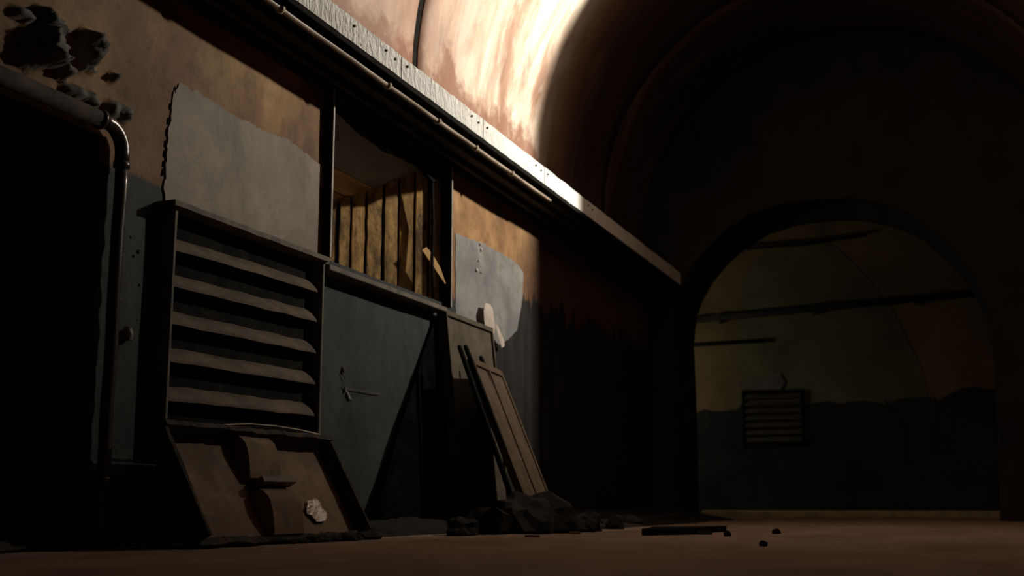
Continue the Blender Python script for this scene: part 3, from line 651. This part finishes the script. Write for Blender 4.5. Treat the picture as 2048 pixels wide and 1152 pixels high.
nbox('handle_block', (RX0 + 0.05, HL * 0.45, 0.0), (RX1 - 0.02, HL * 0.56, 0.09), M_rim, ha)
# crumpled foil scrap lying on the hatch
bm = bmesh.new(); g = []
for i in range(9):
    g.append([])
    for j in range(9):
        a, b = (i - 4) / 4, (j - 4) / 4; r = 0.72 + 0.35 * noise.noise(Vector((math.atan2(b, a) * 1.4, 3, 3)))
        s = 1 / max(1, math.hypot(a, b)) if (a or b) else 1
        g[-1].append(bm.verts.new((a * s * r * 0.19, b * s * r * 0.12, 0.022 + 0.016 * noise.noise(Vector((a * 2.5, b * 2.5, 1))))))
for i in range(8):
    for j in range(8): bm.faces.new((g[i][j], g[i + 1][j], g[i + 1][j + 1], g[i][j + 1]))
fo = link('foil_scrap', bm, M_foil); fo.matrix_world = mtx @ Matrix.Translation((1.54, HL * 0.27, 0.01))
tag(fo, 'crumpled shiny foil scrap lying on the rusty hatch', 'foil scrap')
# springy wire along the hatch top
wpts = [onx(u, v, XW + 0.25) for u, v in ((352, 846), (400, 851), (440, 850), (500, 848), (550, 852), (600, 860), (640, 869))]
tag(tube('loose_wire', wpts, 0.006, M_cpipe, None, 6), 'thin bent wire lying along the top of the rusty hatch', 'wire')
# crumbled dirt below the hatch
p = onz(400, 1094); tag(chunk('stone', (p.x + 0.02, p.y, 0), (0.035, 0.03, 0.06), M_stone, seed=3), 'small pale upright stone at the left foot of the hatch', 'stone')
for k in range(16):
    t = k / 15; c = onz(420 + 335 * t, 1095 - 17 * t); s = random.uniform(0.03, 0.075) * (0.7 + 0.7 * t)
    tag(chunk('crust_lump', (c.x + random.uniform(-.02, .04), c.y + random.uniform(-.03, .03), -0.005), (s, s * 1.3, s * 0.55), M_rubble, seed=k + 60), 'dark crumbled crust lump along the foot of the hatch', 'debris', 'crust lumps under the hatch')

# ---- tall board leaning on the wall
def proj(p):
    d = Vector(p) - Vector((0, 0, H)); r = d.x * math.cos(PS) + d.y * math.sin(PS); f_ = -d.x * math.sin(PS) + d.y * math.cos(PS)
    fc = f_ * math.cos(TH) + d.z * math.sin(TH); uc = d.z * math.cos(TH) - f_ * math.sin(TH)
    return 1024 + F * r / fc, 576 - F * uc / fc
def lean(name, label, cat, top, yaw, phi):
    """a thing standing on the floor, top-left corner at top, leaning by phi, its face turned by yaw"""
    a = Vector((-math.sin(yaw), math.cos(yaw), 0)); out = Vector((math.cos(yaw), math.sin(yaw), 0))
    b = (Vector((0, 0, 1)) * math.cos(phi) - out * math.sin(phi)); n = a.cross(b).normalized(); L = top.z / math.cos(phi); f_ = top - b * L
    m = Matrix(((a.x, b.x, n.x, f_.x), (a.y, b.y, n.y, f_.y), (a.z, b.z, n.z, f_.z), (0, 0, 0, 1)))
    return tag(empty(name, mtx=m), label, cat), L, b
t0 = onx(889, 620, XW + 0.13)
b0, L, _ = lean('leaning_board', 'tall grey-brown framed board leaning on the wall under the sill corner', 'board', t0, math.radians(1.5), math.radians(6))
BW = 1.33
nbox('panel', (0.0, 0, -0.09), (BW, L, -0.005), M_board, b0, 0.006)
for lo, hi in (((0, 0, 0.0), (0.03, L, 0.02)), ((BW - .03, 0, 0), (BW, L, 0.02)), ((0.03, L - .05, 0), (BW - .03, L, .02)), ((0.03, 0, 0), (BW - .03, .06, .02))): nbox('edge_strip', lo, hi, M_board, b0, 0.003)

# ---- black sheet added on the wall as the shadow left of the board
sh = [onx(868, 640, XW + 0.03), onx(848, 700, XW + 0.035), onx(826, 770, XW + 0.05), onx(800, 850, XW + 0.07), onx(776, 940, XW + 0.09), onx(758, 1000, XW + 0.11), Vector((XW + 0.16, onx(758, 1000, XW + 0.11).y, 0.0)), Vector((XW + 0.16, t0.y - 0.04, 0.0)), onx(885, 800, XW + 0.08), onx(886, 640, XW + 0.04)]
tag(prism('shadow_sheet', sh, (0.006, 0, 0.0), M_shadow), 'black sheet added as the wall shadow left of the tall board', 'shadow sheet')

# ---- narrow panelled door leaning in front of it
dt0 = onx(940, 716, XW + 0.46)
d0, L, bd = lean('leaning_door', 'brown two-panelled door leaning against the taller board', 'door', dt0, math.radians(7.8), math.radians(DPHI))
DWd = 1.22
nbox('door_core', (0.0, 0, -0.05), (DWd, L, 0.0), M_door, d0, 0.004)
for lo, hi in (((0, 0, 0.0), (0.05, L, 0.022)), ((DWd - .06, 0, 0), (DWd, L, 0.022)), ((0.05, L - .07, 0), (DWd - .06, L, .022)), ((0.05, 0, 0), (DWd - .06, .1, .022)), ((DWd * .5 - .025, .1, 0), (DWd * .5 + .025, L - .07, .022))): nbox('door_rail', lo, hi, M_door, d0, 0.004)
for a, b in ((0.065, DWd * .5 - .04), (DWd * .5 + .04, DWd - .075)): nbox('door_panel', (a, .12, 0.0), (b, L - .09, 0.010), M_door, d0, 0.003)

# ---- battens between board and door
for k, (u, v, X, lab) in enumerate(((918, 690, XW + 0.40, 'leftmost dark batten standing between the leaning board and door'), (930, 690, XW + 0.42, 'dark batten standing just left of the leaning door top'), (961, 712, XW + 0.37, 'thin dark batten rising behind the leaning door'))):
    a = onx(u, v, X); ph = math.radians(DPHI - (3, 1, 4)[k]); dn = Vector((math.sin(ph), 0.10, -math.cos(ph))); f_ = a + dn * (a.z / math.cos(ph))
    tag(tube('batten', [a, a.lerp(f_, .02), a.lerp(f_, .5), f_], [0.016, 0.024, 0.027, 0.027], M_black, None, 6), lab, 'batten')

# ---- two paper scraps snagged on the wall
def ribbon(name, uv, X, m, label, curl=0.03):
    pts = [onx(u, v, X + curl * math.sin(i * 1.3)) for i, (u, v) in enumerate(uv)]
    bm = bmesh.new(); k = len(pts) // 2
    Lp = pts[:k]; Rp = pts[k:][::-1]
    th = Vector((0.003, 0, 0)); F_, B_ = [], []
    for a, b in zip(Lp, Rp):
        F_.append([bm.verts.new(a + th), bm.verts.new(a.lerp(b, .5) + th + Vector((0.012, 0, 0))), bm.verts.new(b + th)]); B_.append([bm.verts.new(a), bm.verts.new(a.lerp(b, .5) + Vector((0.009, 0, 0))), bm.verts.new(b)])
    for G in (F_, B_):
        for r, s in zip(G, G[1:]):
            for i in range(2): bm.faces.new((r[i], r[i + 1], s[i + 1], s[i]))
    bmesh.ops.recalc_face_normals(bm, faces=bm.faces)
    return tag(link(name, bm, m, None, True), label, 'paper')
ribbon('paper_scrap', ((970, 606), (967, 622), (968, 640), (970, 655), (972, 664), (988, 668), (990, 652), (987, 636), (986, 620), (980, 609)), XW + 0.08, M_paper, 'pale torn paper strip snagged on the painted patch', 0.01)
ribbon('paper_scrap', ((991, 650), (993, 664), (997, 678), (1003, 696), (1009, 690), (1006, 676), (1000, 664), (993, 650)), XW + 0.08, M_paper, 'thin curled paper sliver just right of the torn paper strip', 0.01)

# ================================================================== ON THE FLOOR
# sooty rubble bank along the foot of the wall (uncountable)
bm = bmesh.new(); g = []
ny, nx = 190, 14
for j in range(ny + 1):
    y = 8.6 + (19.2 - 8.6) * j / ny; g.append([])
    wdt = 0.35 + 1.05 * min(1, max(0, (y - 8.6) / 3.2)) + 0.15 * noise.noise(Vector((y * 1.4, 1, 1))) + 0.06 * noise.noise(Vector((y * 6, 1, 1)))
    for i in range(nx + 1):
        t = i / nx; x = XW + 0.0 + wdt * t
        z = (0.16 + 0.06 * noise.noise(Vector((y * 2, 5, 1)))) * (1 - t) ** 0.8 * min(1, (y - 8.55) / 1.0) + 0.035 * (1 - t) * noise.noise(Vector((x * 9, y * 9, 1))) + 0.02 * (1 - t * .6) * abs(noise.noise(Vector((x * 22, y * 22, 1))))
        if i == nx: z = -0.02
        g[-1].append(bm.verts.new((x, y, max(z, -0.02))))
for j in range(ny):
    for i in range(nx): bm.faces.new((g[j][i], g[j][i + 1], g[j + 1][i + 1], g[j + 1][i]))
tag(link('rubble_bank', bm, M_rubble), 'bank of black sooty rubble along the foot of the left wall', 'rubble', kind='stuff')
for k in range(22):
    y = random.uniform(10.8, 18.0); x = XW + random.uniform(0.3, 1.45); s = random.uniform(0.05, 0.16)
    tag(chunk('rubble_chunk', (x, y, 0.0), (s * random.uniform(.7, 1.2), s, s * random.uniform(.4, .8)), M_rubble, seed=k + 100), 'dark rubble chunk lying on the rubble bank by the wall', 'rubble', 'rubble chunks on the bank')
# heavier lumps piled at the feet of the leaning door
for k, (u, v, s, lab) in enumerate(((985, 1068, .20, 'big sooty lump at the left foot of the leaning door'), (1052, 1066, .28, 'biggest sooty lump in front of the leaning door foot'), (1105, 1064, .27, 'wide sooty lump at the right foot of the leaning door'), (1175, 1062, .17, 'sooty lump right of the leaning door beside the black wall'), (930, 1070, .13, 'small sooty lump below the tall leaning board'))):
    p = onz(u, v + 1); tag(chunk('rubble_chunk', (p.x - 0.02, p.y, -0.01), (s * 0.9, s * 1.25, s * 0.82), M_rubble, seed=k + 300, sub=3, rough=0.5), lab, 'rubble', 'lumps at the door foot')
# dark slab on the floor
a, b = onz(1284, 1071), onz(1392, 1068)
sl = tag(empty('dark_slab', (a.x, a.y, 0)), 'flat black slab lying on the floor near the archway', 'slab')
pts = [Vector((0, 0, -.01)), Vector((b.x - a.x, b.y - a.y, -.01)), Vector((b.x - a.x + 0.1, b.y - a.y + 0.9, -.01)), Vector((-0.15, 1.0, -.01))]
prism('slab_body', jit(pts, 0.09, 0.018, (0, 1)), (0, 0, 0.065), M_black, sl); chunk('broken_corner', (b.x - a.x + 0.06, b.y - a.y + 0.03, -0.01), (0.08, 0.05, 0.03), M_black, sl, seed=5)
for k, (u, v, s, lab) in enumerate(((1455, 1072, .035, 'small dark stone on the floor just right of the black slab'), (1553, 1068, .04, 'small flat dark stone on the floor before the arch'), (1526, 1092, .028, 'tiny dark stone nearest the camera before the arch'))):
    p = onz(u, v); tag(chunk('pebble', (p.x, p.y, -0.004), (s, s, s * 0.9), M_black, seed=k + 7), lab, 'stone')
# light splinters by the rubble
for k, (u, v, w_, lab) in enumerate(((1078, 1066, 48, 'pale flat wood splinter lying before the rubble bank'), (1062, 1075, 26, 'short pale splinter lying nearest before the rubble bank'), (1148, 1068, 18, 'small wood chip right of the pale splinter'))):
    a, b = onz(u - w_ / 2, v), onz(u + w_ / 2, v + 0.5)
    d = b - a; prism('wood_splinter', [a + Vector((0, 0, .0)), b, b + Vector((0, .05, 0)), a.lerp(b, .5) + Vector((0, .08, 0)), a + Vector((0, .04, 0))], (0, 0, 0.02), M_stone)
    o = C.objects[-1]; tag(o, lab, 'splinter')
# debris at the lower left: a torn sheet over rubble, a rope end
bm = bmesh.new(); g = []
c = onz(60, 1098)
for i in range(31):
    g.append([])
    for j in range(13):
        a, b = -1.1 + 1.85 * i / 30, -0.28 + 0.5 * j / 12
        e = max(0, 1 - abs(a + 0.15) / 1.0) ** 0.5 * max(0, 1 - abs(b) / 0.30) ** 0.6
        z = -0.015 + e * (0.085 + 0.05 * noise.noise(Vector((a * 4, b * 6, 1))) + 0.03 * noise.noise(Vector((a * 12, b * 14, 5))))
        g[-1].append(bm.verts.new((b, a, z)))
for i in range(30):
    for j in range(12): bm.faces.new((g[i][j], g[i][j + 1], g[i + 1][j + 1], g[i + 1][j]))
bmesh.ops.recalc_face_normals(bm, faces=bm.faces)
o = link('torn_sheet', bm, M_rim); o.location = (c.x + 0.1, c.y, 0); tag(o, 'crumpled dark torn sheet on the floor in front of the recess', 'torn sheet')
rp = [onz(u, v, z) for u, v, z in ((128, 1074, .06), (135, 1077, .07), (150, 1079, .05), (175, 1083, .03), (200, 1087, .02), (240, 1090, .015))]
tag(tube('rope_end', rp, 0.010, M_steel, None, 8), 'short frayed rope end lying beside the torn sheet', 'rope')
